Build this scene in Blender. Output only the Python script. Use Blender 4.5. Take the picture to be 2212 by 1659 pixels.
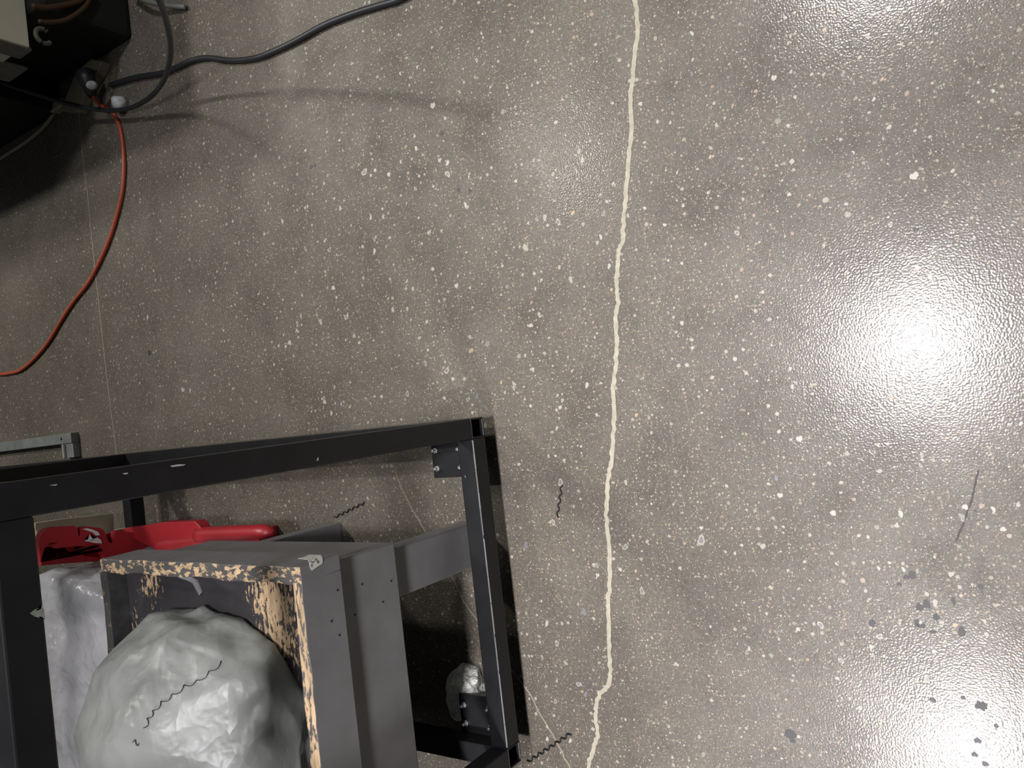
import bpy, bmesh, math, random
from mathutils import Vector, Matrix, noise
from mathutils.bvhtree import BVHTree
random.seed(7)
for o in list(bpy.data.objects): bpy.data.objects.remove(o)
S = bpy.context.scene
COL = S.collection

# ------------------------------------------------------------------ camera
# world: x = sideways (+x is image-up), y = away from the viewer (image-left), z up, metres
F, PPX, PPY, CH = 1661.0, 1106.0, 829.5, 1.5
NAD = (2200.0, 740.0)                       # image of the point straight below the lens
_vx, _vy = NAD[0]-PPX, NAD[1]-PPY
_l = math.hypot(_vx, _vy); _th = math.atan2(_l, F); _a, _b = _vx/_l, -_vy/_l
_k, _c = math.sin(_th), math.cos(_th)
YAW = math.radians(2.2)
RM = Matrix(((math.cos(YAW), math.sin(YAW), 0), (-math.sin(YAW), math.cos(YAW), 0), (0, 0, 1)))
_t, _s = Vector((0, _c, _k)), Vector((1, 0, 0))
CD = RM @ Vector((0, _k, -_c)); CR = RM @ (-_b*_s - _a*_t); CU = RM @ (_a*_s - _b*_t)
CP = Vector((0, 0, CH))
cam = bpy.data.cameras.new('camera'); camo = bpy.data.objects.new('camera', cam); COL.objects.link(camo)
cam.sensor_width = 36; cam.lens = F/2212*36; cam.clip_start = .02
camo.matrix_world = Matrix((( CR.x, CU.x, -CD.x, CP.x), (CR.y, CU.y, -CD.y, CP.y), (CR.z, CU.z, -CD.z, CP.z), (0, 0, 0, 1)))
S.camera = camo

def ray(x, y): return CD + ((x-PPX)*CR - (y-PPY)*CU)/F
def onZ(x, y, z=0.0): D = ray(x, y); return CP + D*((z-CP.z)/D.z)
def onY(x, y, Y): D = ray(x, y); return CP + D*((Y-CP.y)/D.y)
def onX(x, y, X): D = ray(x, y); return CP + D*((X-CP.x)/D.x)

# ------------------------------------------------------------------ light
W = bpy.data.worlds.new('world'); S.world = W; W.use_nodes = True
W.node_tree.nodes['Background'].inputs[0].default_value = (.93, .97, 1.0, 1)
W.node_tree.nodes['Background'].inputs[1].default_value = .05
def lamp(name, x, y, z, power, size=.34, col=(1, .972, .962), spread=105):
    L = bpy.data.lights.new(name, 'AREA'); L.shape = 'DISK'; L.size = size; L.energy = power; L.color = col; L.spread = math.radians(spread)
    o = bpy.data.objects.new(name, L); COL.objects.link(o); o.location = (x, y, z); return o
lamp('high_bay_lamp', .06, .435, 3.2, 23, spread=79, col=(1, .965, .99))
lamp('high_bay_lamp', -2.14, .435, 3.2, 62, spread=88, col=(1, .965, .99))
lamp('high_bay_lamp', 2.26, .435, 3.2, 30, spread=100)
lamp('high_bay_lamp', 2.35, 4.1, 3.2, 60, .34, spread=170, col=(1, .965, .90))
lamp('high_bay_lamp', 2.69, 4.33, 6.0, 135, .34, spread=170, col=(1, .965, .90))
S.view_settings.view_transform = 'Standard'; S.view_settings.look = 'None'
S.view_settings.exposure = 0.0; S.view_settings.gamma = 1.0; S.view_settings.use_curve_mapping = False

# ------------------------------------------------------------------ helpers
MATS = {}
def mat(name, col, rough=.5, spec=.5, metal=0, noise_amt=0, noise_scale=20, bump=0, bump_scale=60, trans=0, coat=0, sss=0):
    if name in MATS: return MATS[name]
    m = bpy.data.materials.new(name); m.use_nodes = True; N = m.node_tree.nodes; Lk = m.node_tree.links
    b = N['Principled BSDF']; b.inputs['Base Color'].default_value = (*col, 1); b.inputs['Roughness'].default_value = rough
    b.inputs['Specular IOR Level'].default_value = spec; b.inputs['Metallic'].default_value = metal
    b.inputs['Transmission Weight'].default_value = trans; b.inputs['Coat Weight'].default_value = coat
    tc = N.new('ShaderNodeTexCoord')
    if noise_amt:
        n = N.new('ShaderNodeTexNoise'); n.inputs['Scale'].default_value = noise_scale; n.inputs['Detail'].default_value = 5
        Lk.new(tc.outputs['Object'], n.inputs['Vector'])
        r = N.new('ShaderNodeValToRGB'); r.color_ramp.elements[0].position = .3; r.color_ramp.elements[1].position = .7
        r.color_ramp.elements[0].color = (*[c*(1-noise_amt) for c in col], 1); r.color_ramp.elements[1].color = (*[min(1, c*(1+noise_amt)) for c in col], 1)
        Lk.new(n.outputs[0], r.inputs[0]); Lk.new(r.outputs[0], b.inputs['Base Color'])
    if bump:
        n2 = N.new('ShaderNodeTexNoise'); n2.inputs['Scale'].default_value = bump_scale; n2.inputs['Detail'].default_value = 4
        Lk.new(tc.outputs['Object'], n2.inputs['Vector'])
        bp = N.new('ShaderNodeBump'); bp.inputs['Strength'].default_value = bump; bp.inputs['Distance'].default_value = .002
        Lk.new(n2.outputs[0], bp.inputs['Height']); Lk.new(bp.outputs[0], b.inputs['Normal'])
    MATS[name] = m; return m

def link(name, me, m, parent=None, smooth=False):
    o = bpy.data.objects.new(name, me); COL.objects.link(o)
    if m: me.materials.append(m)
    if smooth:
        for p in me.polygons: p.use_smooth = True
    if parent: o.parent = parent; o.matrix_parent_inverse = parent.matrix_world.inverted()
    return o
def tag(o, label=None, cat=None, group=None, kind=None):
    if label: o['label'] = label
    if cat: o['category'] = cat
    if group: o['group'] = group
    if kind: o['kind'] = kind
    return o
def thing(name, loc, label, cat, group=None):
    o = bpy.data.objects.new(name, None); COL.objects.link(o); o.location = loc; o.empty_display_size = .05
    o.matrix_world = Matrix.Translation(loc)
    return tag(o, label, cat, group)
def from_bm(name, bm, m, parent=None, smooth=False, bevel=0, seg=2):
    bmesh.ops.recalc_face_normals(bm, faces=bm.faces)
    me = bpy.data.meshes.new(name); bm.to_mesh(me); bm.free()
    o = link(name, me, m, parent, smooth)
    if bevel:
        md = o.modifiers.new('bevel', 'BEVEL'); md.width = bevel; md.segments = seg; md.limit_method = 'ANGLE'; md.angle_limit = .6
    return o
def box_bm(x0, x1, y0, y1, z0, z1, bm=None):
    bm = bm or bmesh.new()
    v = [bm.verts.new(p) for p in ((x0,y0,z0),(x1,y0,z0),(x1,y1,z0),(x0,y1,z0),(x0,y0,z1),(x1,y0,z1),(x1,y1,z1),(x0,y1,z1))]
    for f in ((3,2,1,0),(4,5,6,7),(0,1,5,4),(1,2,6,5),(2,3,7,6),(3,0,4,7)): bm.faces.new([v[i] for i in f])
    return bm
def box(name, x, y, z, m, parent=None, bevel=.002):
    return from_bm(name, box_bm(min(x), max(x), min(y), max(y), min(z), max(z)), m, parent, bevel=bevel)
def hollow_y(name, x, y, z, t, m, parent):      # square tube along y with open ends
    bm = bmesh.new(); rings = []
    for yy in y:
        for (i, (xx, zz)) in enumerate(((x, z), ((x[0]+t, x[1]-t), (z[0]+t, z[1]-t)))):
            rings.append([bm.verts.new(p) for p in ((xx[0],yy,zz[0]),(xx[1],yy,zz[0]),(xx[1],yy,zz[1]),(xx[0],yy,zz[1]))])
    oa, ia, ob, ib = rings
    for i in range(4):
        j = (i+1) % 4
        bm.faces.new((oa[i],oa[j],ob[j],ob[i])); bm.faces.new((ia[j],ia[i],ib[i],ib[j]))
        bm.faces.new((oa[j],oa[i],ia[i],ia[j])); bm.faces.new((ob[i],ob[j],ib[j],ib[i]))
    return from_bm(name, bm, m, parent, bevel=.0015)
def smooth_path(pts, n=8):
    P = [Vector(p) for p in pts]; out = []
    for i in range(len(P)-1):
        p0 = P[max(i-1, 0)]; p1 = P[i]; p2 = P[i+1]; p3 = P[min(i+2, len(P)-1)]
        for k in range(n):
            t = k/n
            out.append(.5*((2*p1)+(-p0+p2)*t+(2*p0-5*p1+4*p2-p3)*t*t+(-p0+3*p1-3*p2+p3)*t**3))
    out.append(P[-1]); return out
def tube_bm(path, r, sides=10, bm=None, caps=True):
    bm = bm or bmesh.new(); rings = []; up = Vector((0, 0, 1)); n = len(path)
    rr = r if callable(r) else (lambda t: r)
    for i, p in enumerate(path):
        t = (path[min(i+1, n-1)]-path[max(i-1, 0)]).normalized()
        a = t.cross(up if abs(t.z) < .95 else Vector((1, 0, 0))).normalized(); b = a.cross(t)
        q = rr(i/(n-1))
        rings.append([bm.verts.new(p+(a*math.cos(2*math.pi*k/sides)+b*math.sin(2*math.pi*k/sides))*q) for k in range(sides)])
    for A, B in zip(rings, rings[1:]):
        for k in range(sides): bm.faces.new((A[k], A[(k+1) % sides], B[(k+1) % sides], B[k]))
    if caps: bm.faces.new(rings[0]); bm.faces.new(rings[-1][::-1])
    return bm
def tube(name, path, r, m, parent=None, sides=10): return from_bm(name, tube_bm(path, r, sides), m, parent, smooth=True)
def prism(name, pts, vec, m, parent=None, bevel=0):      # outline (3-D points) pushed along vec
    bm = bmesh.new(); a = [bm.verts.new(p) for p in pts]; b = [bm.verts.new(Vector(p)+Vector(vec)) for p in pts]; n = len(a)
    f1 = bm.faces.new(a); f2 = bm.faces.new(b[::-1])
    for i in range(n): bm.faces.new((a[i], b[i], b[(i+1) % n], a[(i+1) % n]))
    bmesh.ops.triangulate(bm, faces=[f1, f2])
    return from_bm(name, bm, m, parent, bevel=bevel)
def cyl_bm(c, r, h, axis='z', sides=16, bm=None):
    bm = bm or bmesh.new(); c = Vector(c)
    ax = {'x': Vector((1,0,0)), 'y': Vector((0,1,0)), 'z': Vector((0,0,1))}[axis]
    a = ax.orthogonal().normalized(); b = ax.cross(a); R = []
    for q in (0, h): R.append([bm.verts.new(c+ax*q+(a*math.cos(2*math.pi*k/sides)+b*math.sin(2*math.pi*k/sides))*r) for k in range(sides)])
    for k in range(sides): bm.faces.new((R[0][k], R[0][(k+1) % sides], R[1][(k+1) % sides], R[1][k]))
    bm.faces.new(R[0][::-1]); bm.faces.new(R[1]); return bm

# ------------------------------------------------------------------ floor material
def floor_material():
    m = bpy.data.materials.new('polished_concrete'); m.use_nodes = True; T = m.node_tree; N = T.nodes; L = T.links
    b = N['Principled BSDF']
    tc = N.new('ShaderNodeTexCoord'); P = tc.outputs['Object']
    def nz(scale, det=4, rough=.55, vec=None):
        n = N.new('ShaderNodeTexNoise'); n.inputs['Scale'].default_value = scale; n.inputs['Detail'].default_value = det; n.inputs['Roughness'].default_value = rough
        L.new(vec or P, n.inputs['Vector']); return n
    def ramp(src, stops):
        r = N.new('ShaderNodeValToRGB'); e = r.color_ramp.elements
        while len(e) < len(stops): e.new(.5)
        for i, (p, c) in enumerate(stops): e[i].position = p; e[i].color = (*c, 1) if len(c) == 3 else c
        L.new(src, r.inputs[0]); return r
    def math_(op, a, bb=None, clamp=False):
        q = N.new('ShaderNodeMath'); q.operation = op; q.use_clamp = clamp
        for i, v in enumerate((a, bb)):
            if v is None: continue
            if isinstance(v, (int, float)): q.inputs[i].default_value = v
            else: L.new(v, q.inputs[i])
        return q.outputs[0]
    def mix(fac, a, bb, mode='MIX'):
        q = N.new('ShaderNodeMix'); q.data_type = 'RGBA'; q.blend_type = mode
        if isinstance(fac, (int, float)): q.inputs[0].default_value = fac
        else: L.new(fac, q.inputs[0])
        for sck, v in ((q.inputs[6], a), (q.inputs[7], bb)):
            if isinstance(v, tuple): sck.default_value = (*v, 1)
            else: L.new(v, sck)
        return q.outputs[2]
    big = nz(1.3, 5, .6); mid = nz(7, 6, .6); fine = nz(120, 3, .6); grain = nz(420, 2, .5)
    base = ramp(big.outputs[0], [(.3, (.078, .069, .056)), (.5, (.109, .097, .080)), (.72, (.142, .128, .110))]).outputs[0]
    midc = ramp(mid.outputs[0], [(.28, (.72, .72, .70)), (.5, (1, 1, 1)), (.75, (1.14, 1.13, 1.12))]).outputs[0]
    base = mix(1.0, base, midc, 'MULTIPLY')
    fc = ramp(fine.outputs[0], [(.3, (.82, .82, .82)), (.7, (1.18, 1.18, 1.17))]).outputs[0]
    base = mix(1.0, base, fc, 'MULTIPLY')
    gc = ramp(grain.outputs[0], [(.3, (.72, .72, .72)), (.7, (1.32, 1.31, 1.30))]).outputs[0]
    base = mix(1.0, base, gc, 'MULTIPLY')
    # distorted coordinates so that the specks are not round
    wob = nz(90, 2); wv = N.new('ShaderNodeVectorMath'); wv.operation = 'MULTIPLY_ADD'
    L.new(wob.outputs['Color'], wv.inputs[0]); wv.inputs[1].default_value = (.006, .006, 0); L.new(P, wv.inputs[2])
    dens = nz(2.2, 3)
    def specks(scale, rmax, keep, cols, strength, denspow=.5):
        nonlocal base
        v = N.new('ShaderNodeTexVoronoi'); v.voronoi_dimensions = '2D'; v.feature = 'F1'; v.inputs['Scale'].default_value = scale
        L.new(wv.outputs[0], v.inputs['Vector'])
        sep = N.new('ShaderNodeSeparateColor'); L.new(v.outputs['Color'], sep.inputs[0])
        thr = math_('ADD', math_('MULTIPLY', math_('SUBTRACT', dens.outputs[0], .5), denspow), keep)
        live = math_('LESS_THAN', sep.outputs[0], thr)
        rad = math_('ADD', math_('MULTIPLY', math_('POWER', sep.outputs[1], 2.0), rmax*.75), rmax*.25)
        inside = math_('MULTIPLY', math_('SUBTRACT', rad, v.outputs['Distance']), 14.0, True)
        inside = math_('MULTIPLY', inside, 1.0, True)
        f = math_('MULTIPLY', math_('MULTIPLY', inside, live), strength, True)
        c = ramp(sep.outputs[2], cols).outputs[0]
        base = mix(f, base, c)
    cream = [(0, (.26, .25, .19)), (.45, (.36, .34, .28)), (.8, (.42, .40, .35)), (1, (.34, .24, .16))]
    pale = [(0, (.22, .20, .14)), (.4, (.34, .31, .24)), (.7, (.32, .22, .15)), (1, (.44, .41, .35))]
    specks(260, .38, .5, pale, .9)
    specks(130, .34, .36, pale, .85)
    specks(60, .28, .27, cream, .88)
    specks(30, .19, .10, cream, .75)
    specks(85, .22, .07, [(0, (.03, .03, .03)), (1, (.06, .055, .05))], .8, .1)
    L.new(base, b.inputs['Base Color'])
    rr = ramp(mid.outputs[0], [(.3, (.56, .56, .56)), (.7, (.44, .44, .44))]).outputs[0]
    L.new(rr, b.inputs['Roughness']); b.inputs['Specular IOR Level'].default_value = .35
    bn = nz(290, 0, .5); bp = N.new('ShaderNodeBump'); bp.inputs['Strength'].default_value = .6; bp.inputs['Distance'].default_value = .00046
    L.new(bn.outputs[0], bp.inputs['Height']); L.new(bp.outputs[0], b.inputs['Normal'])
    sx = N.new('ShaderNodeSeparateXYZ'); L.new(P, sx.inputs[0])     # coat fades with distance: matte far floor, less glare from far lamps
    coat_fade = N.new('ShaderNodeMapRange'); coat_fade.inputs[1].default_value = .40; coat_fade.inputs[2].default_value = .95; coat_fade.inputs[3].default_value = .6; coat_fade.inputs[4].default_value = .0
    L.new(math_('ADD', sx.outputs[1], math_('MULTIPLY', math_('SUBTRACT', mid.outputs[0], .5), .6)), coat_fade.inputs[0]); L.new(coat_fade.outputs[0], b.inputs['Coat Weight'])
    b.inputs['Coat Roughness'].default_value = .17; L.new(bp.outputs[0], b.inputs['Coat Normal'])
    return m

bm = bmesh.new(); vs = [bm.verts.new(p) for p in ((-7,-5,0),(7,-5,0),(7,9,0),(-7,9,0),(-7,-5,-.12),(7,-5,-.12),(7,9,-.12),(-7,9,-.12))]
for f in ((0,1,2,3),(7,6,5,4),(0,4,5,1),(1,5,6,2),(2,6,7,3),(3,7,4,0)): bm.faces.new([vs[i] for i in f])
floor = from_bm('floor', bm, floor_material()); tag(floor, 'polished grey brown concrete floor with pale stone specks', kind='structure')

wallm = mat('wall_paint', (.35, .36, .36), .7, noise_amt=.08, noise_scale=3)
for nm, xr, yr in (('wall_far', (-7, 7), (9, 9.15)), ('wall_left', (-7.15, -7), (-5, 9)), ('wall_right', (7, 7.15), (-5, 9)), ('wall_back', (-7, 7), (-5.15, -5))):
    tag(box(nm, xr, yr, (-.12, 4.2), wallm, None, 0), 'plain grey workshop wall', kind='structure')

# crack filler and other lines in the floor (thin ribbons lying on it)
def ribbon(name, pix, wid, m, z=.0006, jit=0.0, step=6, wjit=.35):
    P = smooth_path([onZ(x, y, z) for x, y in pix], step); bm = bmesh.new(); A = []; B = []
    for i, p in enumerate(P):
        t = (P[min(i+1, len(P)-1)]-P[max(i-1, 0)]).normalized(); s = Vector((-t.y, t.x, 0))
        j = noise.noise(Vector((i*.43, 3.1, 0)))*jit + noise.noise(Vector((i*.11, 9.1, 0)))*jit
        w = wid*.5*(1+wjit*noise.noise(Vector((i*.37, 0, 5)))); w2 = wid*.5*(1+wjit*noise.noise(Vector((i*.41, 7, 5))))
        A.append(bm.verts.new(p+s*(j+w))); B.append(bm.verts.new(p+s*(j-w2)))
    for i in range(len(P)-1): bm.faces.new((A[i], A[i+1], B[i+1], B[i]))
    return from_bm(name, bm, m, floor)
mfill = mat('crack_filler', (.36, .335, .26), .55, .3, noise_amt=.16, noise_scale=60)
mhair = mat('hairline', (.24, .22, .17), .6, .3)
crack = [(1368,-25),(1373,10),(1377,60),(1372,110),(1367,170),(1362,230),(1363,290),(1358,350),(1353,400),(1350,450),(1347,500),(1343,525),(1336,548),(1334,580),(1332,620),(1333,660),(1331,700),(1332,750),(1328,800),(1325,850),(1327,900),(1324,950),(1320,1000),(1313,1040),(1310,1090),(1312,1140),(1316,1190),(1318,1250),(1313,1300),(1316,1350),(1315,1400),(1318,1450),(1313,1480),(1296,1500),(1287,1530),(1288,1560),(1290,1590),(1283,1615),(1275,1640),(1270,1680)]
ribbon('crack_filler', crack, .0098, mfill, z=.0008, jit=.0032, step=9, wjit=.6)
ribbon('joint_line', [(170,235),(178,330),(190,430),(203,560),(216,680),(228,790),(240,890),(247,940),(252,985)], .006, mhair, jit=.0006)
ribbon('hairline_crack', [(850,1005),(866,1050),(885,1090),(905,1125),(925,1160),(955,1205),(985,1262),(1003,1300),(1030,1340),(1060,1385),(1100,1440),(1143,1497),(1160,1530),(1183,1570),(1205,1605),(1222,1640),(1236,1670)], .0042, mhair, jit=.003)
ribbon('dark_scuff', [(2113,1015),(2106,1050),(2097,1085),(2086,1115),(2077,1140),(2065,1170)], .0028, mat('scuff', (.035, .034, .034), .6), jit=.001, wjit=.9)

# stone chips exposed in the floor
cream_m = [mat('stone_cream', (.32, .30, .25), .4, noise_amt=.15, noise_scale=250), mat('stone_pale', (.38, .365, .32), .4, noise_amt=.12, noise_scale=250),
           mat('stone_tan', (.40, .29, .19), .45), mat('stone_grey', (.17, .165, .17), .4, noise_amt=.2, noise_scale=300), mat('stone_dark', (.04, .04, .045), .5)]
def chip_mesh(i, kind):
    bm = bmesh.new(); n = 12; rs = random.Random(i*31+5)
    ph = [rs.uniform(0, 6.28) for _ in range(3)]
    R = [(1+.22*math.sin(2*math.pi*k/n*2+ph[0])+.14*math.sin(2*math.pi*k/n*3+ph[1])+.10*math.sin(2*math.pi*k/n*5+ph[2])) for k in range(n)]
    def ring(s, z): return [bm.verts.new((R[k]*s*math.cos(2*math.pi*k/n), R[k]*s*math.sin(2*math.pi*k/n), z)) for k in range(n)]
    o = ring(1, .0); t = ring(.93, .07)
    for k in range(n): bm.faces.new((o[k], o[(k+1) % n], t[(k+1) % n], t[k]))
    if kind == 'solid': bm.faces.new(t)
    else:
        inn = ring(.62, .07)
        for k in range(n): bm.faces.new((t[k], t[(k+1) % n], inn[(k+1) % n], inn[k]))
        f = bm.faces.new(inn); f.material_index = 1
    me = bpy.data.meshes.new('stone_chip'); bm.to_mesh(me); bm.free(); return me
CH_M = []
for i in range(14):
    kind = 'ring' if i % 3 == 2 else 'solid'; me = chip_mesh(i, kind)
    me.materials.append(cream_m[[0, 1, 1, 0, 2, 0, 1, 4, 0, 0, 3, 1, 1, 1][i]])
    if kind == 'ring': me.materials.append(cream_m[3])
    CH_M.append((kind, me))
def chip(px, py, rpx, mi, asp=1.25, rot=None):
    p = onZ(px, py, .0002); depth = (p-CP).dot(CD); r = rpx/F*depth
    o = bpy.data.objects.new('stone_chip', CH_M[mi][1]); COL.objects.link(o); o.parent = floor
    o.location = p; o.scale = (r*asp, r, .006); o.rotation_euler[2] = random.uniform(-.5, .5) if rot is None else rot
RING = [i for i, c in enumerate(CH_M) if c[0] == 'ring']; SOL = [i for i, c in enumerate(CH_M) if c[0] == 'solid' and i not in (7, 4)]
named = [(787,372,11,'r'),(967,376,9,'r'),(950,346,7,'s'),(967,352,7,'s'),(935,228,9,'s'),(1258,346,8,'s'),(1135,535,10,'s'),(1177,470,9,'s'),(1160,474,6,'r'),(1206,480,8,'r'),(1304,462,7,'r'),
 (1515,1167,13,'r'),(1387,1276,9,'r'),(1211,1042,10,'r'),(1195,1128,8,'r'),(965,801,9,'r'),(1031,856,8,'s'),(880,851,7,'r'),(1136,1178,10,'g'),(1262,1322,9,'g'),(1350,1182,8,'r'),(1592,503,8,'r'),
 (1975,380,12,'s'),(1316,575,7,'s'),(1233,604,8,'s'),(1298,512,6,'s'),(1436,486,6,'s'),(1290,720,4,'s'),(785,600,5,'s'),(845,608,5,'s'),(720,622,7,'s'),(748,685,8,'r'),(765,725,6,'s'),(880,667,6,'s'),(922,695,6,'s'),(906,730,6,'s'),(1165,680,7,'s'),(1147,703,7,'s'),
 (960,860,6,'s'),(1052,800,5,'s'),(1083,826,5,'t'),(1110,838,6,'s'),(1268,832,7,'s'),(1203,925,6,'s'),(1210,880,6,'s'),(1727,948,9,'s'),(1685,1070,8,'s'),(1648,1180,8,'s'),(1677,1033,7,'s'),(1567,1133,6,'s'),(1515,1140,6,'s'),(1800,1108,8,'s'),(1946,1110,8,'s'),(2085,1095,8,'s'),(2146,1100,7,'s'),(2167,1143,8,'s'),(2080,1120,7,'r'),
 (2020,1302,9,'s'),(1900,1375,9,'r'),(1773,1350,9,'r'),(1817,1427,8,'r'),(2003,1468,9,'r'),(1827,1243,6,'s'),(2055,1240,8,'s'),(1952,1230,6,'s'),(2063,1350,7,'t'),(2127,1342,6,'s'),(1958,1247,8,'d'),(1943,1262,6,'d'),(2118,1268,7,'d'),(2015,1512,9,'d'),(2080,1507,6,'d'),(2112,1600,9,'d'),(2105,1630,8,'d'),(2128,1650,8,'d'),(2152,1568,6,'d'),(1705,1583,11,'d'),(1712,1600,8,'d'),(1978,495,5,'d'),(2124,144,6,'d'),
 (990,410,6,'d'),(1015,412,5,'d'),(672,360,6,'d'),(680,358,5,'d'),(954,288,7,'d'),(860,200,6,'d'),(323,762,8,'d'),(1203,1390,8,'r'),(1222,1432,6,'s'),(1200,1515,7,'r'),(1250,1478,8,'r'),(1265,1500,7,'g'),(1232,1600,6,'s'),(1182,1596,6,'s'),(1171,1420,5,'r'),(1219,995,6,'s'),(1215,865,6,'s'),(1185,985,5,'s'),(1352,1042,7,'s'),(1398,1170,6,'s'),(1340,1230,6,'s'),
 (1705,420,6,'s'),(1672,168,8,'s'),(1495,72,6,'s'),(1780,160,5,'s'),(1448,265,5,'s'),(1215,215,5,'s'),(1030,130,6,'r'),(1040,72,5,'s'),(660,325,5,'s'),(520,480,5,'s'),(440,310,5,'s'),(702,520,6,'s'),(735,450,6,'s'),(828,468,6,'s'),(610,478,6,'s'),(712,540,7,'r'),(660,538,6,'r'),(700,860,5,'r'),(395,842,8,'s'),(411,843,5,'s')]
for (x, y, r, k) in named:
    mi = {'r': random.choice(RING), 's': random.choice(SOL), 't': 4, 'd': 7, 'g': 10}[k]
    chip(x, y, r*.66, mi, asp=random.uniform(1.05, 1.4))
for _ in range(175):
    x = random.uniform(260, 2200); y = random.uniform(20, 1640)
    if x < 1090 and y > 900: continue
    if random.random() < .35: x = random.uniform(600, 1400); y = random.uniform(350, 900)
    chip(x, y, random.uniform(2.2, 4.6), random.choice(SOL+SOL+RING+[4]), asp=random.uniform(1, 1.5))

# dark dirt patches near the glare
mdirt = mat('dirt', (.05, .048, .047), .55)
def blob(name, px, py, rx, ry, m, seed, z=.0005, parent=floor):
    c = onZ(px, py, z); d = (c-CP).dot(CD)/F; bm = bmesh.new(); n = 28; vs = []
    for k in range(n):
        a = 2*math.pi*k/n; q = 1+.55*noise.noise(Vector((math.cos(a)*1.6, math.sin(a)*1.6, seed)))+.25*noise.noise(Vector((math.cos(a)*4, math.sin(a)*4, seed)))
        vs.append(bm.verts.new(c+Vector((ry*d*q*math.sin(a), rx*d*q*math.cos(a), 0))))
    bm.faces.new(vs); return from_bm(name, bm, m, parent)
for i, (x, y, a, b_) in enumerate([(1985,1312,9,7),(2003,1305,7,11),(1980,1345,5,9),(1990,1352,8,5),(2022,1333,6,6),(2078,1365,8,9),(1972,1243,8,8),(1883,1347,7,8),(2015,1365,7,4),(1708,1588,12,9),(2120,1525,12,10),(2060,1300,4,9)]):
    blob('dirt_patch', x, y, a, b_, mdirt, i*3.7)

# ------------------------------------------------------------------ black steel bench frame
steel = mat('black_steel', (.008, .008, .0095), .42, .38, noise_amt=.3, noise_scale=14, bump=.12, bump_scale=90)
zinc = mat('zinc_bolt', (.45, .46, .47), .35, .5, metal=.9)
BX0, BX1, BY0, BY1, TW = -.819, -.030, 1.040, 2.500, .046
Z0, Z1, ZT0, ZT1 = .062, .110, 1.034, 1.082
bench = thing('steel_bench_frame', (-.42, 1.77, 0), 'black square-tube steel bench frame standing around a grey wooden tray table', 'frame')
for x0 in (BX1-TW, BX0):
    hollow_y('bottom_side_rail', (x0, x0+TW), (BY0, BY1), (Z0, Z1), .004, steel, bench)
    box('top_side_rail', (x0, x0+TW), (BY0+TW, BY1-TW), (ZT0, ZT1), steel, bench, .003)
    for y0 in (BY0, BY1-TW): box('post', (x0, x0+TW), (y0, y0+TW), (Z1+.0003, ZT1), steel, bench, .003)
for y0 in (BY0, BY1-TW):
    box('bottom_cross_rail', (BX0+TW, BX1-TW), (y0, y0+TW), (Z0, Z1), steel, bench, .003)
    box('top_cross_rail', (BX0+TW, BX1-TW), (y0, y0+TW), (ZT0, ZT1), steel, bench, .003)
wear = mat('worn_edge', (.62, .62, .63), .3, .5, metal=.7)
rs = random.Random(3)
def edge_wear(x0, x1, y, z, w=.0012):
    bm = bmesh.new(); x = x0
    while x < x1:
        l = rs.uniform(.02, .12); q = w*rs.uniform(.5, 1.2)
        box_bm(x, min(x+l, x1), y-.0004, y+q*.8, z-q, z+.0004, bm); x += l+rs.choice((.001, .002, .008))
    return from_bm('worn_edge', bm, wear, bench)
edge_wear(BX0+TW+.01, BX1-TW-.004, BY0+.0006, Z1-.0006)
rubber = mat('castor_rubber', (.02, .02, .02), .6)
for sx, (px0, px1) in ((1, (-.165, BX1-TW)), (-1, (BX0+TW, -.682))):
    for fy, (py0, py1) in ((0, (BY0+TW, 1.199)), (1, (BY1-TW-.11, BY1-TW))):
        pl = box('castor_plate', (px0, px1), (py0, py1), (Z0, Z0+.006), steel, bench, .001)
        cx, cy = (px0+px1)/2, (py0+py1)/2
        for ax in (-1, 1):
            for ay in (-1, 1):
                bx, by = cx+ax*.0215, cy+ay*.037+.004
                bmm = cyl_bm((bx, by, Z0+.006), .0075, .006, sides=6); cyl_bm((bx, by, Z0+.012), .0038, .010, sides=10, bm=bmm)
                from_bm('bolt', bmm, zinc, pl, bevel=.0006)
        from_bm('castor_wheel', cyl_bm((cx-.012, cy, .0275), .0275, .024, 'x', 20), rubber, pl, bevel=.003)
        for q in (-.018, .014): from_bm('castor_fork', box_bm(cx+q, cx+q+.004, cy-.014, cy+.014, .02, Z0), zinc, pl)
def facepatch(name, pix, Y, m, parent, th=.0008):
    return prism(name, [onY(x, y, Y-.0002) for x, y in pix], (0, -th, 0), m, parent)
tape = mat('tape_scrap', (.20, .22, .19), .5, noise_amt=.3, noise_scale=80)
facepatch('tape_scrap', [(64,1325),(78,1320),(88,1315),(90,1306),(94,1316),(97,1338),(90,1332),(76,1332)], BY0, tape, bench)
chipm = mat('paint_scratch', (.40, .40, .40), .45)
for pix in ([(368,1006),(384,1003),(401,1003),(395,1006),(372,1009)], [(264,1023),(274,1021),(277,1023),(270,1025)], [(106,1048),(124,1046),(120,1049)], [(1003,1065-37),(1005,1027),(1006,1033)], [(684,995),(687,988),(688,994)]):
    facepatch('paint_scratch', pix, BY0, chipm, bench)

# bar lying in line with the bench further back
bar = box('steel_bar', (-.095, -.032), (2.53, 4.1), (0.0, .09), steel, None, .003)
tag(bar, 'long black square steel bar on the floor behind the bench frame', 'bar')

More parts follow.
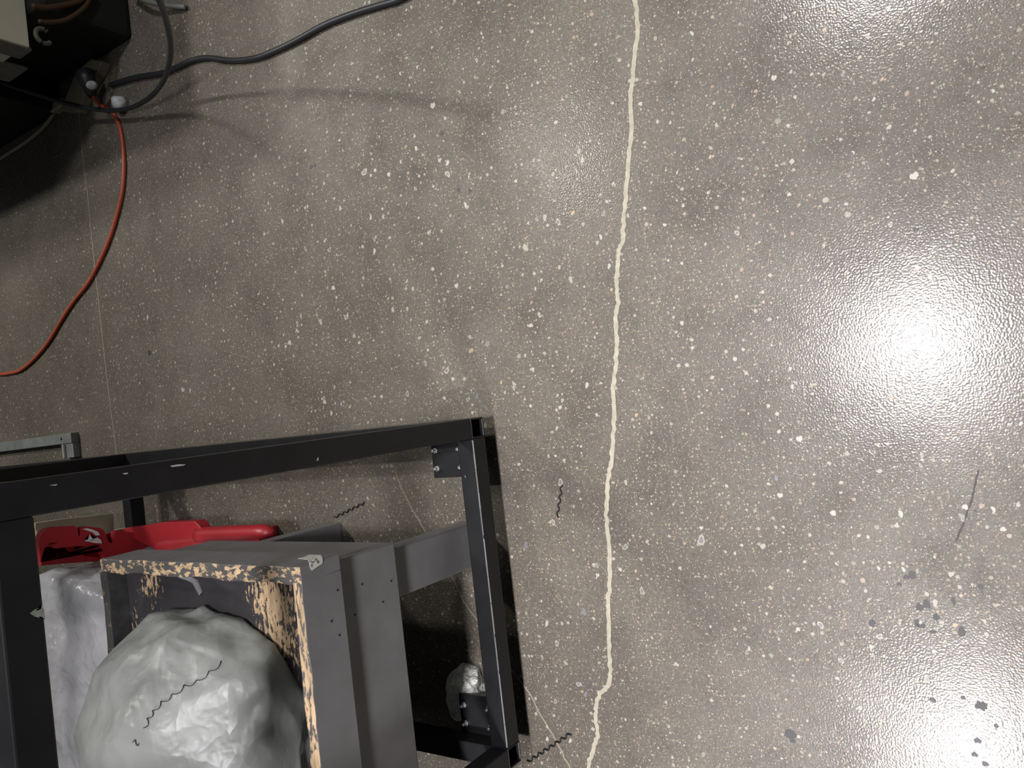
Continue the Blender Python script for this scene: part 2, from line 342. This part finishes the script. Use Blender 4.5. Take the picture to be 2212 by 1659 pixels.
# ------------------------------------------------------------------ grey wooden tray table
def worn_paint(name, paint, wood, spots=None, amount=.5, scale=30, stretch=(1, 1, 1), rough=.55):
    m = bpy.data.materials.new(name); m.use_nodes = True; T = m.node_tree; N = T.nodes; L = T.links; b = N['Principled BSDF']
    tc = N.new('ShaderNodeTexCoord'); mp = N.new('ShaderNodeMapping'); mp.inputs['Scale'].default_value = stretch; L.new(tc.outputs['Object'], mp.inputs[0])
    n = N.new('ShaderNodeTexNoise'); n.inputs['Scale'].default_value = scale; n.inputs['Detail'].default_value = 5; n.inputs['Roughness'].default_value = .6; L.new(mp.outputs[0], n.inputs['Vector'])
    val = n.outputs[0]
    if spots:
        acc = None
        for (p, r, s) in spots:
            vd = N.new('ShaderNodeVectorMath'); vd.operation = 'DISTANCE'; L.new(tc.outputs['Object'], vd.inputs[0]); vd.inputs[1].default_value = p
            mr = N.new('ShaderNodeMapRange'); mr.inputs[1].default_value = 0; mr.inputs[2].default_value = r; mr.inputs[3].default_value = s; mr.inputs[4].default_value = 0; L.new(vd.outputs['Value'], mr.inputs[0])
            if acc is None: acc = mr.outputs[0]
            else:
                mx = N.new('ShaderNodeMath'); mx.operation = 'MAXIMUM'; L.new(acc, mx.inputs[0]); L.new(mr.outputs[0], mx.inputs[1]); acc = mx.outputs[0]
        ad = N.new('ShaderNodeMath'); L.new(val, ad.inputs[0]); L.new(acc, ad.inputs[1]); val = ad.outputs[0]
    r = N.new('ShaderNodeValToRGB'); r.color_ramp.elements[0].position = 1-amount-.012; r.color_ramp.elements[1].position = 1-amount+.012; L.new(val, r.inputs[0])
    n2 = N.new('ShaderNodeTexNoise'); n2.inputs['Scale'].default_value = 55; L.new(mp.outputs[0], n2.inputs['Vector'])
    wr = N.new('ShaderNodeValToRGB'); wr.color_ramp.elements[0].position = .35; wr.color_ramp.elements[0].color = (*[c*.62 for c in wood], 1); wr.color_ramp.elements[1].position = .6; wr.color_ramp.elements[1].color = (*wood, 1); L.new(n2.outputs[0], wr.inputs[0])
    n3 = N.new('ShaderNodeTexNoise'); n3.inputs['Scale'].default_value = 9; n3.inputs['Detail'].default_value = 6; L.new(tc.outputs['Object'], n3.inputs['Vector'])
    pr = N.new('ShaderNodeValToRGB'); pr.color_ramp.elements[0].position = .35; pr.color_ramp.elements[0].color = (*[c*.8 for c in paint], 1); pr.color_ramp.elements[1].position = .65; pr.color_ramp.elements[1].color = (*[c*1.12 for c in paint], 1); L.new(n3.outputs[0], pr.inputs[0])
    mx = N.new('ShaderNodeMix'); mx.data_type = 'RGBA'; L.new(r.outputs[0], mx.inputs[0]); L.new(pr.outputs[0], mx.inputs[6]); L.new(wr.outputs[0], mx.inputs[7])
    L.new(mx.outputs[2], b.inputs['Base Color']); b.inputs['Roughness'].default_value = rough; b.inputs['Specular IOR Level'].default_value = .4
    bp = N.new('ShaderNodeBump'); bp.inputs['Strength'].default_value = .6; bp.inputs['Distance'].default_value = .0015; bp.invert = True; L.new(r.outputs[0], bp.inputs['Height']); L.new(bp.outputs[0], b.inputs['Normal'])
    return m
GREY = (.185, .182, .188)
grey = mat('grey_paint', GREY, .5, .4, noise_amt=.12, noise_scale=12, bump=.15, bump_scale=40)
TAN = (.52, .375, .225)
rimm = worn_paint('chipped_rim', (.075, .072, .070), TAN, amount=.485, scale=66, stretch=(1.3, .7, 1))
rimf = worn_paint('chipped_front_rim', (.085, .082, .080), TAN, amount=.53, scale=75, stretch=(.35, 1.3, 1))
rimd = worn_paint('dark_far_rim', (.045, .044, .042), (.16, .12, .07), amount=.40, scale=40)  # far rim toned darker than the other rims
TX0, TX1, TY0, TY1, TZ0, TZ1 = -.97, -.252, 1.110, 1.787, .477, .575
TFZ = .528
tray = thing('tray_table', ((TX0+TX1)/2, 1.45, 0), 'grey painted wooden tray table with chipped rim, holding a bulging plastic bag', 'table')
def wavy_board(name, x, y, z, m, axis, amp=.004, n=36, rm=None):
    """board whose top edge is worn uneven; the rim material covers its top faces"""
    bm = bmesh.new(); rows = []
    for i in range(n+1):
        t = i/n
        q = noise.noise(Vector((t*7, x[0]*9, y[0]*5)))*amp*1.2 + noise.noise(Vector((t*22, x[0]*9, 4)))*amp*.5
        dz = -abs(noise.noise(Vector((t*9, 2, y[0]*3))))*amp*1.5
        if axis == 'y':
            yy = y[0]+(y[1]-y[0])*t; sec = [(x[0]+q, yy, z[1]+dz), (x[0], yy, z[0]), (x[1], yy, z[0]), (x[1]-abs(q)*.5, yy, z[1]+dz*.6)]
        else:
            xx = x[0]+(x[1]-x[0])*t; sec = [(xx, y[0]+abs(q)*.3, z[1]+dz), (xx, y[0], z[0]), (xx, y[1], z[0]), (xx, y[1]+q, z[1]+dz*.6)]
        rows.append([bm.verts.new(p) for p in sec])
    for a, b_ in zip(rows, rows[1:]):
        for k in range(4):
            f = bm.faces.new((a[k], a[(k+1) % 4], b_[(k+1) % 4], b_[k])); f.material_index = 1 if k == 3 else 0
    bm.faces.new(rows[0]); bm.faces.new(rows[-1][::-1])
    o = from_bm(name, bm, m, tray, bevel=.0015); o.data.materials.append(rm or rimm); return o
wavy_board('tray_side', (TX1-.030, TX1), (TY0, TY1), (TZ0, TZ1), grey, 'y', .007)
wavy_board('tray_side', (TX0, TX0+.026), (TY0, TY1), (TZ0, TZ1), grey, 'y', .004)
wavy_board('tray_side', (TX0+.026, TX1-.0305), (TY0, TY0+.026), (TZ0, TZ1), grey, 'x', .004, rm=rimf)
wavy_board('tray_side', (TX0+.026, TX1-.0305), (TY1-.026, TY1), (TZ0, TZ1), mat('shaded_far_paint', (.045, .044, .044), .5, noise_amt=.5, noise_scale=30), 'x', .004, rm=rimd)  # far board near-black: the shade on its inner wall is put into the colour
fz = TFZ
spots = [(onZ(590, 1300, fz), .12, .36), (onZ(600, 1380, fz), .12, .30), (onZ(325, 1262, fz), .07, .28), (onZ(285, 1345, fz), .07, .20), (onZ(350, 1330, fz), .05, .11), (onZ(420, 1250, fz), .05, .06)]
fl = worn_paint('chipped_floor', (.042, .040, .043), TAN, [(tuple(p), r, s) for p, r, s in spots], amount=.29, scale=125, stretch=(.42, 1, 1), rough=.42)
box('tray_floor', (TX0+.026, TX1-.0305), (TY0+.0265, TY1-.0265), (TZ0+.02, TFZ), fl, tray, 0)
AX1 = -.266
box('apron', (TX0+.01, AX1), (1.122, 1.144), (.312, TZ0-.0002), grey, tray, .003)
box('apron', (TX0+.01, AX1), (1.722, 1.744), (.312, TZ0-.0002), grey, tray, .003)
for x0 in (AX1-.022, TX0+.01): box('apron', (x0, x0+.022), (1.1442, 1.7218), (.312, TZ0-.0002), grey, tray, .003)
for x0 in (-.385, TX0+.012):
    for y0 in (1.134, 1.606):
        box('leg', (x0, x0+.103), (y0, y0+.05), (0, .3118), grey, tray, .003)
# nail holes
hole = mat('nail_hole', (.012, .012, .012), .8)
for (x, y) in [(729,1275),(716,1342),(733,1372),(782,1262),(827,1300),(767,1328),(845,1255)]:
    Y = 1.110 if x < 745 else 1.122
    p = onY(x, y, Y); from_bm('nail_hole', cyl_bm((p.x, Y-.0006, p.z), .0022, .0008, 'y', 8), hole, tray)
# torn paper sticker folded over the corner edge, with pencil marks
paper = mat('sticker_paper', (.62, .62, .57), .6, noise_amt=.08, noise_scale=60)
st = prism('sticker', [onY(x, y, TY0-.0003) for x, y in [(668,1216),(686,1202),(694,1200),(697,1211),(696,1217),(687,1223),(674,1232),(670,1228)]], (0, -.0007, 0), paper, tray)
tag(st, 'torn white paper sticker with handwritten marks')
pp = [onX(x, y, TX1+.0004) for x, y in [(644,1207),(656,1204),(668,1199),(694,1199),(690,1203),(668,1216),(664,1209),(655,1208)]]
prism('sticker_flap', pp, (.0006, 0, 0), paper, tray)
ink = mat('pencil', (.09, .09, .085), .6)
for stroke in ([(672,1219),(673,1225)], [(670,1212),(675,1216),(679,1212)], [(679,1208),(682,1207),(683,1212)], [(686,1212),(688,1214),(687,1217),(685,1216),(685,1213),(686,1212)]):
    tube('sticker_mark', [onY(x, y, TY0-.0012) for x, y in stroke], .0007, ink, st, 6)

# ------------------------------------------------------------------ plastic bags
def plastic(name, col, trans=.25, rough=.32, crease=5.0, strength=.5):
    m = bpy.data.materials.new(name); m.use_nodes = True; T = m.node_tree; N = T.nodes; L = T.links; b = N['Principled BSDF']; out = N['Material Output']
    b.inputs['Base Color'].default_value = (*col, 1); b.inputs['Roughness'].default_value = rough; b.inputs['Specular IOR Level'].default_value = .6
    tr = N.new('ShaderNodeBsdfTranslucent'); tr.inputs[0].default_value = (*col, 1)
    mx = N.new('ShaderNodeMixShader'); mx.inputs[0].default_value = trans; L.new(b.outputs[0], mx.inputs[1]); L.new(tr.outputs[0], mx.inputs[2]); L.new(mx.outputs[0], out.inputs[0])
    tc = N.new('ShaderNodeTexCoord'); n = N.new('ShaderNodeTexNoise'); n.inputs['Scale'].default_value = 14; n.inputs['Detail'].default_value = 3; L.new(tc.outputs['Object'], n.inputs['Vector'])
    w = N.new('ShaderNodeVectorMath'); w.operation = 'MULTIPLY_ADD'; L.new(n.outputs['Color'], w.inputs[0]); w.inputs[1].default_value = (.06, .06, .06); L.new(tc.outputs['Object'], w.inputs[2])
    prev = None
    for sc, dist in ((crease, .05), (crease*2.6, .016), (crease*7, .005)):
        v = N.new('ShaderNodeTexVoronoi'); v.inputs['Scale'].default_value = sc; L.new(w.outputs[0], v.inputs['Vector'])
        bp = N.new('ShaderNodeBump'); bp.inputs['Strength'].default_value = strength; bp.inputs['Distance'].default_value = dist; L.new(v.outputs['Distance'], bp.inputs['Height'])
        if prev: L.new(prev.outputs[0], bp.inputs['Normal'])
        prev = bp
    L.new(prev.outputs[0], b.inputs['Normal']); L.new(prev.outputs[0], tr.inputs['Normal'])
    r = N.new('ShaderNodeValToRGB'); r.color_ramp.elements[0].position = .3; r.color_ramp.elements[0].color = (*[c*.85 for c in col], 1); r.color_ramp.elements[1].position = .7; r.color_ramp.elements[1].color = (*[min(1, c*1.1) for c in col], 1)
    L.new(n.outputs[0], r.inputs[0]); L.new(r.outputs[0], b.inputs['Base Color'])
    return m
def ridge(p): return 1-2*abs(noise.noise(p))
def crumple(p, d, s):      # sharp folds of stiff film
    return d*(.55*ridge(p*s)+.28*ridge(Vector((p.y*s*2.1+7, p.x*s*1.3, p.z*s*2)))+.17*ridge(p*s*4.3+Vector((3, 9, 1))))
def heap(name, c, rad, zb, m, parent=None, nu=150, nv=70, amp=.02, s=6, power=2.4, label=None, cat=None):
    bm = bmesh.new(); rows = []; c = Vector(c)
    for j in range(nv+1):
        ph = math.pi*.5*j/nv; row = []
        for i in range(nu):
            a = 2*math.pi*i/nu; ca, sa = math.cos(a), math.sin(a)
            q = (abs(ca)**power+abs(sa)**power)**(-1/power)
            d = Vector((ca*q*math.cos(ph), sa*q*math.cos(ph), math.sin(ph)))
            p = Vector((c.x+rad[0]*d.x, c.y+rad[1]*d.y, zb+rad[2]*(d.z**.8 if d.z > 0 else 0)))
            nrm = Vector((d.x/rad[0], d.y/rad[1], d.z/rad[2])).normalized()
            p += nrm*crumple(p, amp, s)
            p.z = max(p.z, zb+.0005); row.append(bm.verts.new(p))
            if j == nv: break
        rows.append(row)
    for A, B in zip(rows, rows[1:]):
        for i in range(nu):
            if len(B) == 1: bm.faces.new((A[i], A[(i+1) % nu], B[0]))
            else: bm.faces.new((A[i], A[(i+1) % nu], B[(i+1) % nu], B[i]))
    bm.faces.new(rows[0][::-1])
    o = from_bm(name, bm, m, parent, smooth=True)
    if label: tag(o, label, cat)
    return o
def hull_bag(name, c, rad, zb, m, seed, n=70, amp=.006, s_=9, power=2.4, cuts=7, label=None, cat=None, pull=.25, extra=()):
    """stiff film: flat facets of a hull with sharp folds between them and fine creases on top"""
    rs = random.Random(seed); bm = bmesh.new()
    for i in range(n):
        a = rs.uniform(0, 2*math.pi); ph = math.asin(rs.uniform(0, 1)); q = (abs(math.cos(a))**power+abs(math.sin(a))**power)**(-1/power)
        k = 1-pull*rs.random()**3
        bm.verts.new((c[0]+rad[0]*k*q*math.cos(a)*math.cos(ph), c[1]+rad[1]*k*q*math.sin(a)*math.cos(ph), zb+rad[2]*k*math.sin(ph)**.75))
    for i in range(18):
        a = 2*math.pi*i/18; q = (abs(math.cos(a))**power+abs(math.sin(a))**power)**(-1/power)
        bm.verts.new((c[0]+rad[0]*.96*q*math.cos(a), c[1]+rad[1]*.96*q*math.sin(a), zb))
    for e in extra: bm.verts.new(e)
    r = bmesh.ops.convex_hull(bm, input=bm.verts)
    junk = list({g for g in r['geom_interior']+r['geom_unused'] if isinstance(g, bmesh.types.BMVert)})
    if junk: bmesh.ops.delete(bm, geom=junk, context='VERTS')
    bmesh.ops.subdivide_edges(bm, edges=bm.edges[:], cuts=cuts, use_grid_fill=True)
    bm.normal_update(); mv = {}
    for v in bm.verts:
        if v.co.z > zb+.004: mv[v] = v.normal*(crumple(v.co, amp, s_)-amp*.4)
    for v, d in mv.items(): v.co += d; v.co.z = max(v.co.z, zb+.0005)
    bmesh.ops.smooth_vert(bm, verts=bm.verts[:], factor=.2, use_axis_x=True, use_axis_y=True, use_axis_z=True)
    bmesh.ops.triangulate(bm, faces=bm.faces[:])
    o = from_bm(name, bm, m, None, smooth=True)
    return tag(o, label, cat)
bag = hull_bag('plastic_bag', (-.648, 1.452), (.300, .302, .245), TFZ+.001, plastic('frosted_film', (.36, .375, .36), .25, .38, 4.0, .32), 11, n=48, amp=.024, s_=6.5,
               label='large bulging frosted plastic bag sitting in the grey wooden tray', cat='bag')
film = hull_bag('plastic_film', (-.61, 2.10), (.22, .24, .40), .001, plastic('clear_film', (.55, .55, .58), .15, .26, 6, .45), 5, n=90, amp=.030, s_=9, power=6, pull=.2, cuts=9,
               extra=[(-.45, 1.86, .30), (-.345, 2.40, .43), (-.36, 2.20, .42), (-.95, 2.40, .44), (-.90, 1.90, .40), (-.93, 2.1, .44), (-.6, 2.40, .45), (-.45, 2.0, .41), (-.35, 2.37, .2), (-.74, 2.33, .0), (-.33, 2.32, 0), (-.74, 1.85, 0)],
               label='heap of crumpled whitish plastic film behind the tray table, beside red plastic rack', cat='plastic film')
wb = onZ(1012, 1508, .03)
heap('plastic_bag', (wb.x, wb.y+.012, 0), (.062, .046, .055), 0.0005, plastic('white_film', (.80, .82, .78), .2, .35, 25, .35), nu=90, nv=40, amp=.016, s=22,
     label='small crumpled white plastic bag on the floor by a bolted castor plate', cat='bag')

# ------------------------------------------------------------------ metal swarf curls
swm = mat('swarf', (.03, .03, .032), .35, .5, metal=.6)
bvh = BVHTree.FromObject(bag, bpy.context.evaluated_depsgraph_get())
def hit_bag(x, y):
    D = ray(x, y).normalized(); loc, nrm, i, d = bvh.ray_cast(CP, D)
    return loc+nrm*.0016 if loc else None
def scallops(a, b, n, h, k=6):
    out = []; a = Vector((*a, 0)); b = Vector((*b, 0)); t = b-a; s = Vector((-t.y, t.x, 0)).normalized()
    for i in range(n):
        for j in range(k):
            u = j/k; out.append(a+t*((i+u)/n)+s*h*abs(math.sin(math.pi*u)))
    out.append(b); return [(p.x, p.y) for p in out]
pix = []
base_pts = [(478,1428),(452,1450),(425,1470),(398,1480),(372,1500),(348,1515),(330,1535),(318,1552),(311,1572)]
for a, b_ in zip(base_pts, base_pts[1:]): pix += scallops(a, b_, 1, -7.5)
pts = [q for q in (hit_bag(x, y) for x, y in pix) if q]
if len(pts) > 4: tag(tube('swarf_curl', pts, .0007, swm, None, 6), 'long wavy dark metal shaving lying on the frosted bag', 'metal shaving')
pts = [q for q in (hit_bag(x, y) for x, y in [(288,1603),(293,1597),(295,1606),(299,1610),(301,1605)]) if q]
if len(pts) > 2: tag(tube('swarf_curl', smooth_path(pts, 4), .0007, swm, None, 6), 'tiny hooked dark metal shaving on the frosted bag', 'metal shaving')
def zigzag(a, b, n, h):
    a = Vector((*a, 0)); b = Vector((*b, 0)); t = (b-a); s = Vector((-t.y, t.x, 0)).normalized()
    return [tuple((a+t*(i/n)+s*h*(1 if i % 2 else -1))[:2]) for i in range(n+1)]
for (a, b_, n, h, lab) in [((1142,1645),(1168,1636),4,2.5,None), ((1140,1646),(1232,1585),15,3.2,'black zigzag metal shaving crossing a hairline floor crack'), ((1213,1048),(1203,1118),8,2.2,'short wavy black metal shaving on the open floor'), ((722,1118),(787,1086),12,2.2,'black coiled metal shaving on the floor behind the tray table')]:
    if lab is None: continue
    tag(tube('swarf_curl', smooth_path([onZ(x, y, .0022) for x, y in zigzag(a, b_, n, h)], 4), .0019, swm, None, 6), lab, 'metal shaving')

# ------------------------------------------------------------------ red plastic rack and pale panel behind the table
red = mat('red_plastic', (.36, .020, .028), .38, .5, noise_amt=.12, noise_scale=9)
RY = 2.36
rack = thing('red_plastic_rack', (-.33, 2.4, 0), 'red moulded plastic rack with arched cut-outs lying behind the tray table', 'rack')
out = [(86,1182),(86,1165),(91,1152),(101,1142),(114,1138),(160,1136),(167,1140),(170,1158),(173,1158),(175,1140),(184,1137),(216,1140),(225,1146),(229,1160),(236,1172),(243,1174),(248,1166),(250,1150),(256,1145),(300,1153),(326,1159),(340,1170),(350,1184),(352,1200),(310,1205),(228,1205),
       (222,1190),(214,1178),(196,1176),(184,1180),(180,1200),(168,1203),(153,1203),(147,1192),(140,1180),(127,1172),(108,1172),(98,1178),(94,1190),(92,1210),(88,1215)]
prism('arched_panel', [onY(x, y, RY) for x, y in out], (0, .03, 0), red, rack, .004)
inn = [(88,1222),(92,1203),(120,1201),(180,1199),(216,1194),(222,1212),(180,1214)]
prism('inner_panel', [onY(x, y, RY+.14) for x, y in inn], (0, .02, 0), red, rack, .004)
lowz = .16
prism('flat_wing', [onZ(x, y, lowz) for x, y in [(262,1142),(300,1137),(352,1128),(420,1126),(428,1133),(436,1144),(500,1149),(560,1148),(560,1185),(350,1192),(300,1170)]], (0, 0, -.035), red, rack, .008)
for a, b_, r in (((346,1180), (484,1163), .022), ((430,1156), (590,1150), .024)):
    A = onZ(*a, lowz-.01); B = onZ(*b_, lowz-.02)
    path = [A+(B-A)*t for t in [i/14 for i in range(15)]]
    tube('rounded_bar', path, (lambda r: (lambda t: r*(1 if t < .86 else math.sqrt(max(.02, 1-((t-.86)/.15)**2)))))(r), red, rack, 16)
for a in ((300,1165), (540,1160)):
    p = onZ(*a, .08); box('foot', (p.x-.05, p.x+.02), (p.y-.03, p.y+.03), (0, .13), red, rack, .006)
white = mat('white_smear', (.72, .70, .70), .5)
for pix in ([(178,1143),(188,1141),(200,1144),(212,1149),(216,1156),(207,1157),(200,1150),(188,1146)], [(181,1168),(190,1165),(193,1154),(200,1164),(205,1166),(209,1161),(218,1166),(220,1174),(205,1173),(190,1170)]):
    facepatch('paint_smear', pix, RY-.0022, white, rack)
cream = mat('cream_board', (.50, .47, .34), .55, noise_amt=.15, noise_scale=16)
prism_pts = [onY(x, y, 2.62) for x, y in [(76,1142),(76,1130),(130,1122),(243,1109),(246,1116),(247,1160),(140,1165),(90,1165)]]
pn = prism('cream_board', [p for p in prism_pts], (0, .03, 0), cream, None, .003)
tag(pn, 'pale cream board standing behind the red plastic rack', 'board')
zmin = min((v.co.z for v in pn.data.vertices)); 
box('stay', (-.33, -.29), (2.651, 2.68), (0, max(.05, zmin+.04)), cream, pn, .002)

# galvanised angle frame on the floor further back
galv = mat('galvanised', (.22, .24, .235), .5, .5, metal=.35, noise_amt=.25, noise_scale=14)
A = onZ(152, 935, .03); 
br = thing('angle_iron_frame', (A.x-.1, A.y+.4, 0), 'grey galvanised angle-iron frame on the floor beyond the black bench', 'frame')
box('flat_bar', (A.x-.038, A.x), (A.y, A.y+1.0), (.0, .030), galv, br, .002)
box('cross_bar', (-.026, A.x-.0385), (A.y, A.y+.085), (.0, .026), galv, br, .002)
box('raised_flange', (-.026, A.x-.04), (A.y+.052, A.y+.058), (.0262, .036), mat('bright_zinc', (.6, .6, .58), .4, metal=.4), br)
from_bm('bolt_hole', cyl_bm((A.x-.018, A.y+.07, .0301), .006, .0006), hole, br)

# ------------------------------------------------------------------ machine at the far side
MX = 1.238
beige = mat('beige_panel', (.58, .56, .44), .5, noise_amt=.06, noise_scale=10)
mgrey = mat('machine_grey', (.17, .17, .17), .45, noise_amt=.15, noise_scale=30)
mwhite = mat('machine_white', (.72, .70, .66), .5)
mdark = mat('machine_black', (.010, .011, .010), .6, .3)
MZ = .30
mc = thing('machine_cabinet', (1.8, 3.0, 0), 'beige and grey machine cabinet overhanging a black base, with hoses underneath', 'machine')
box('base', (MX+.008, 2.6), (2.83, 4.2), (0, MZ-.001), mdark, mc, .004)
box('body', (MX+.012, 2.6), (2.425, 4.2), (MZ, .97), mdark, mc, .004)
box('front_panel', (MX+.004, 2.6), (2.412, 2.4245), (MZ, .97), beige, mc, .002)
def side_strip(name, y0, y1, z0, m, proud=.008): return box(name, (MX+.012-proud, MX+.0118), (y0, y1), (z0, .97), m, mc, .0015)
side_strip('corner_trim', 2.4248, 2.50, MZ-.012, mgrey, .011)
side_strip('white_strip', 2.5005, 2.56, MZ+.012, mwhite)
sp = onX(20, 178, MX+.004); side_strip('side_panel', 2.5605, max(sp.y, 2.66), sp.z, mgrey)
hose = mat('shaded_brown_hose', (.055, .026, .011), .5)  # brown darkened to carry the shade under the cabinet
bp_ = onZ(290, 98, 0); bp_.x = 1.342
box('dark_filler_box', (bp_.x, 2.6), (bp_.y, 2.829), (0, MZ-.002), mdark, mc, .02)  # added black box filling the deeply shaded space in front of the base
def free(pix): return smooth_path([onZ(x, y, z) for x, y, z in pix], 6)
fy = bp_.y-.016
def onface(pix): return smooth_path([onY(x, y, fy) for x, y in pix], 6)
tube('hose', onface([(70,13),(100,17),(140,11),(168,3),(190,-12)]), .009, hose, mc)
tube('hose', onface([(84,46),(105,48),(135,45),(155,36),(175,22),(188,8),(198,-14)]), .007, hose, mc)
rp = onY(94, 78, fy)
ring_path = [Vector((rp.x+.022*math.cos(a), fy, rp.z+.022*math.sin(a))) for a in [math.pi*1.5*i/20-.6 for i in range(21)]]
from_bm('hook_ring', tube_bm(ring_path, .007, 8), mat('dull_plastic', (.085, .085, .065), .5), mc, smooth=True)

# cream block on the floor in front of the base
cb = prism('cream_block', [onZ(x, y, .035) for x, y in [(128,239),(140,212),(158,168),(178,142),(196,127),(220,132),(212,150),(195,182),(178,212),(168,243),(148,242)]], (0, 0, -.035), mat('cream_wood', (.22, .20, .14), .6, noise_amt=.15, noise_scale=25), None, .004)
tag(cb, 'dull cream wooden block on the floor against the machine base', 'block')

# ------------------------------------------------------------------ cables and plugs
def lay(pix, r): return smooth_path([onZ(x, y, r if len(q) == 0 else q[0]) for x, y, *q in pix], 8)
blk = mat('black_cable', (.022, .024, .028), .45, .5)
tag(tube('power_cable', lay([(900,-22),(860,0),(820,12),(760,31),(700,55),(640,88),(590,112),(550,126),(500,131),(450,125),(415,131),(380,147),(350,158),(300,166),(262,176),(240,184)], .009), .0088, blk), 'thick black cable snaking across the floor to the white capped plug', 'cable')
tag(tube('power_cable', lay([(322,-40,.62),(344,0,.52),(358,40,.42),(368,90,.30),(367,130,.22),(355,170,.14),(330,205,.085),(295,228,.055),(255,238,.045),(215,237,.05),(170,230,.07),(110,214,.12),(60,197,.17),(0,177,.22),(-40,160,.25)], .009), .0075, blk), 'black cable hanging in a wide loop in front of the machine', 'cable')
oc = mat('orange_cable', (.40, .075, .034), .42, .5)
tag(tube('extension_cable', lay([(200,206,.05),(207,217,.03),(218,227),(232,235),(243,243),(252,258),(260,280),(266,320),(268,365),(264,415),(252,468),(236,518),(215,566),(190,612),(160,650),(135,688),(105,738),(75,774),(45,799),(20,806),(0,808),(-40,806)], .0072), .0070, oc), 'orange extension cable curving across the dim floor', 'cable')
cc = mat('cream_cable', (.36, .33, .25), .5)
cw = thing('cream_cable', onZ(60, 305, 0), 'cream cable with moulded plug running from beside the machine base', 'cable')
tube('cable', lay([(-40,366),(0,343),(30,324),(60,304),(88,281),(105,262),(116,246),(124,233,.012),(132,229,.016)], .0075), .0072, cc, cw)
p = onZ(139, 232, .0); box('plug', (p.x-.018, p.x+.016), (p.y-.045, p.y+.04), (0, .034), cc, cw, .007)
# plug on the orange cable
pg = thing('cable_plug', onZ(192, 178, 0), 'black round plug with white cap where the orange cable begins', 'plug')
tube('plug_body', [onZ(x, y, z) for x, y, z in ((184,160,.072),(188,172,.072),(192,186,.064),(196,200,.055),(201,208,.05))], lambda t: .032-.018*t, mat('plug_black', (.012, .012, .012), .5), pg, 14)
p = onZ(198, 184, .085); bmw = bmesh.new(); bmesh.ops.create_icosphere(bmw, subdivisions=3, radius=1, matrix=Matrix.Translation(p) @ Matrix.Diagonal((.014, .020, .016, 1)))
from_bm('plug_cap', bmw, mat('white_cap', (.48, .50, .51), .45, noise_amt=.12, noise_scale=60), pg, smooth=True)
p = onZ(257, 222, .025)
bk = bmesh.new(); bmesh.ops.create_icosphere(bk, subdivisions=3, radius=1)
for v in bk.verts:
    q = 1+.16*noise.noise(v.co*1.7); v.co = Vector((v.co.x*.024*q, v.co.y*.024*q, v.co.z*.026*q))+Vector((p.x, p.y, .025))
kb = from_bm('white_knob', bk, MATS['white_cap'], None, smooth=True); tag(kb, 'small round white plastic knob resting against the hanging black cable', 'knob')
# grey hose scrap at the frame's far edge
tag(tube('grey_hose', free([(270,-30,.06),(305,-3,.05),(335,7,.04),(370,13,.02),(400,15,.012)]), .008, mat('hose_grey', (.14, .15, .13), .5)), 'short grey hose end behind the hanging cable loop', 'hose')

# torn clear scrap lying in the tray
scr = prism('plastic_scrap', [onZ(x, y, TFZ+.004) for x, y in [(383,1246),(392,1236),(402,1236),(412,1246),(424,1252),(432,1268),(436,1280),(430,1286),(424,1276),(416,1260),(404,1254),(392,1250)]], (0, 0, -.003), plastic('scrap_film', (.30, .30, .31), .2, .25))
tag(scr, 'curved scrap of clear plastic lying on the chipped tray floor', 'plastic scrap')
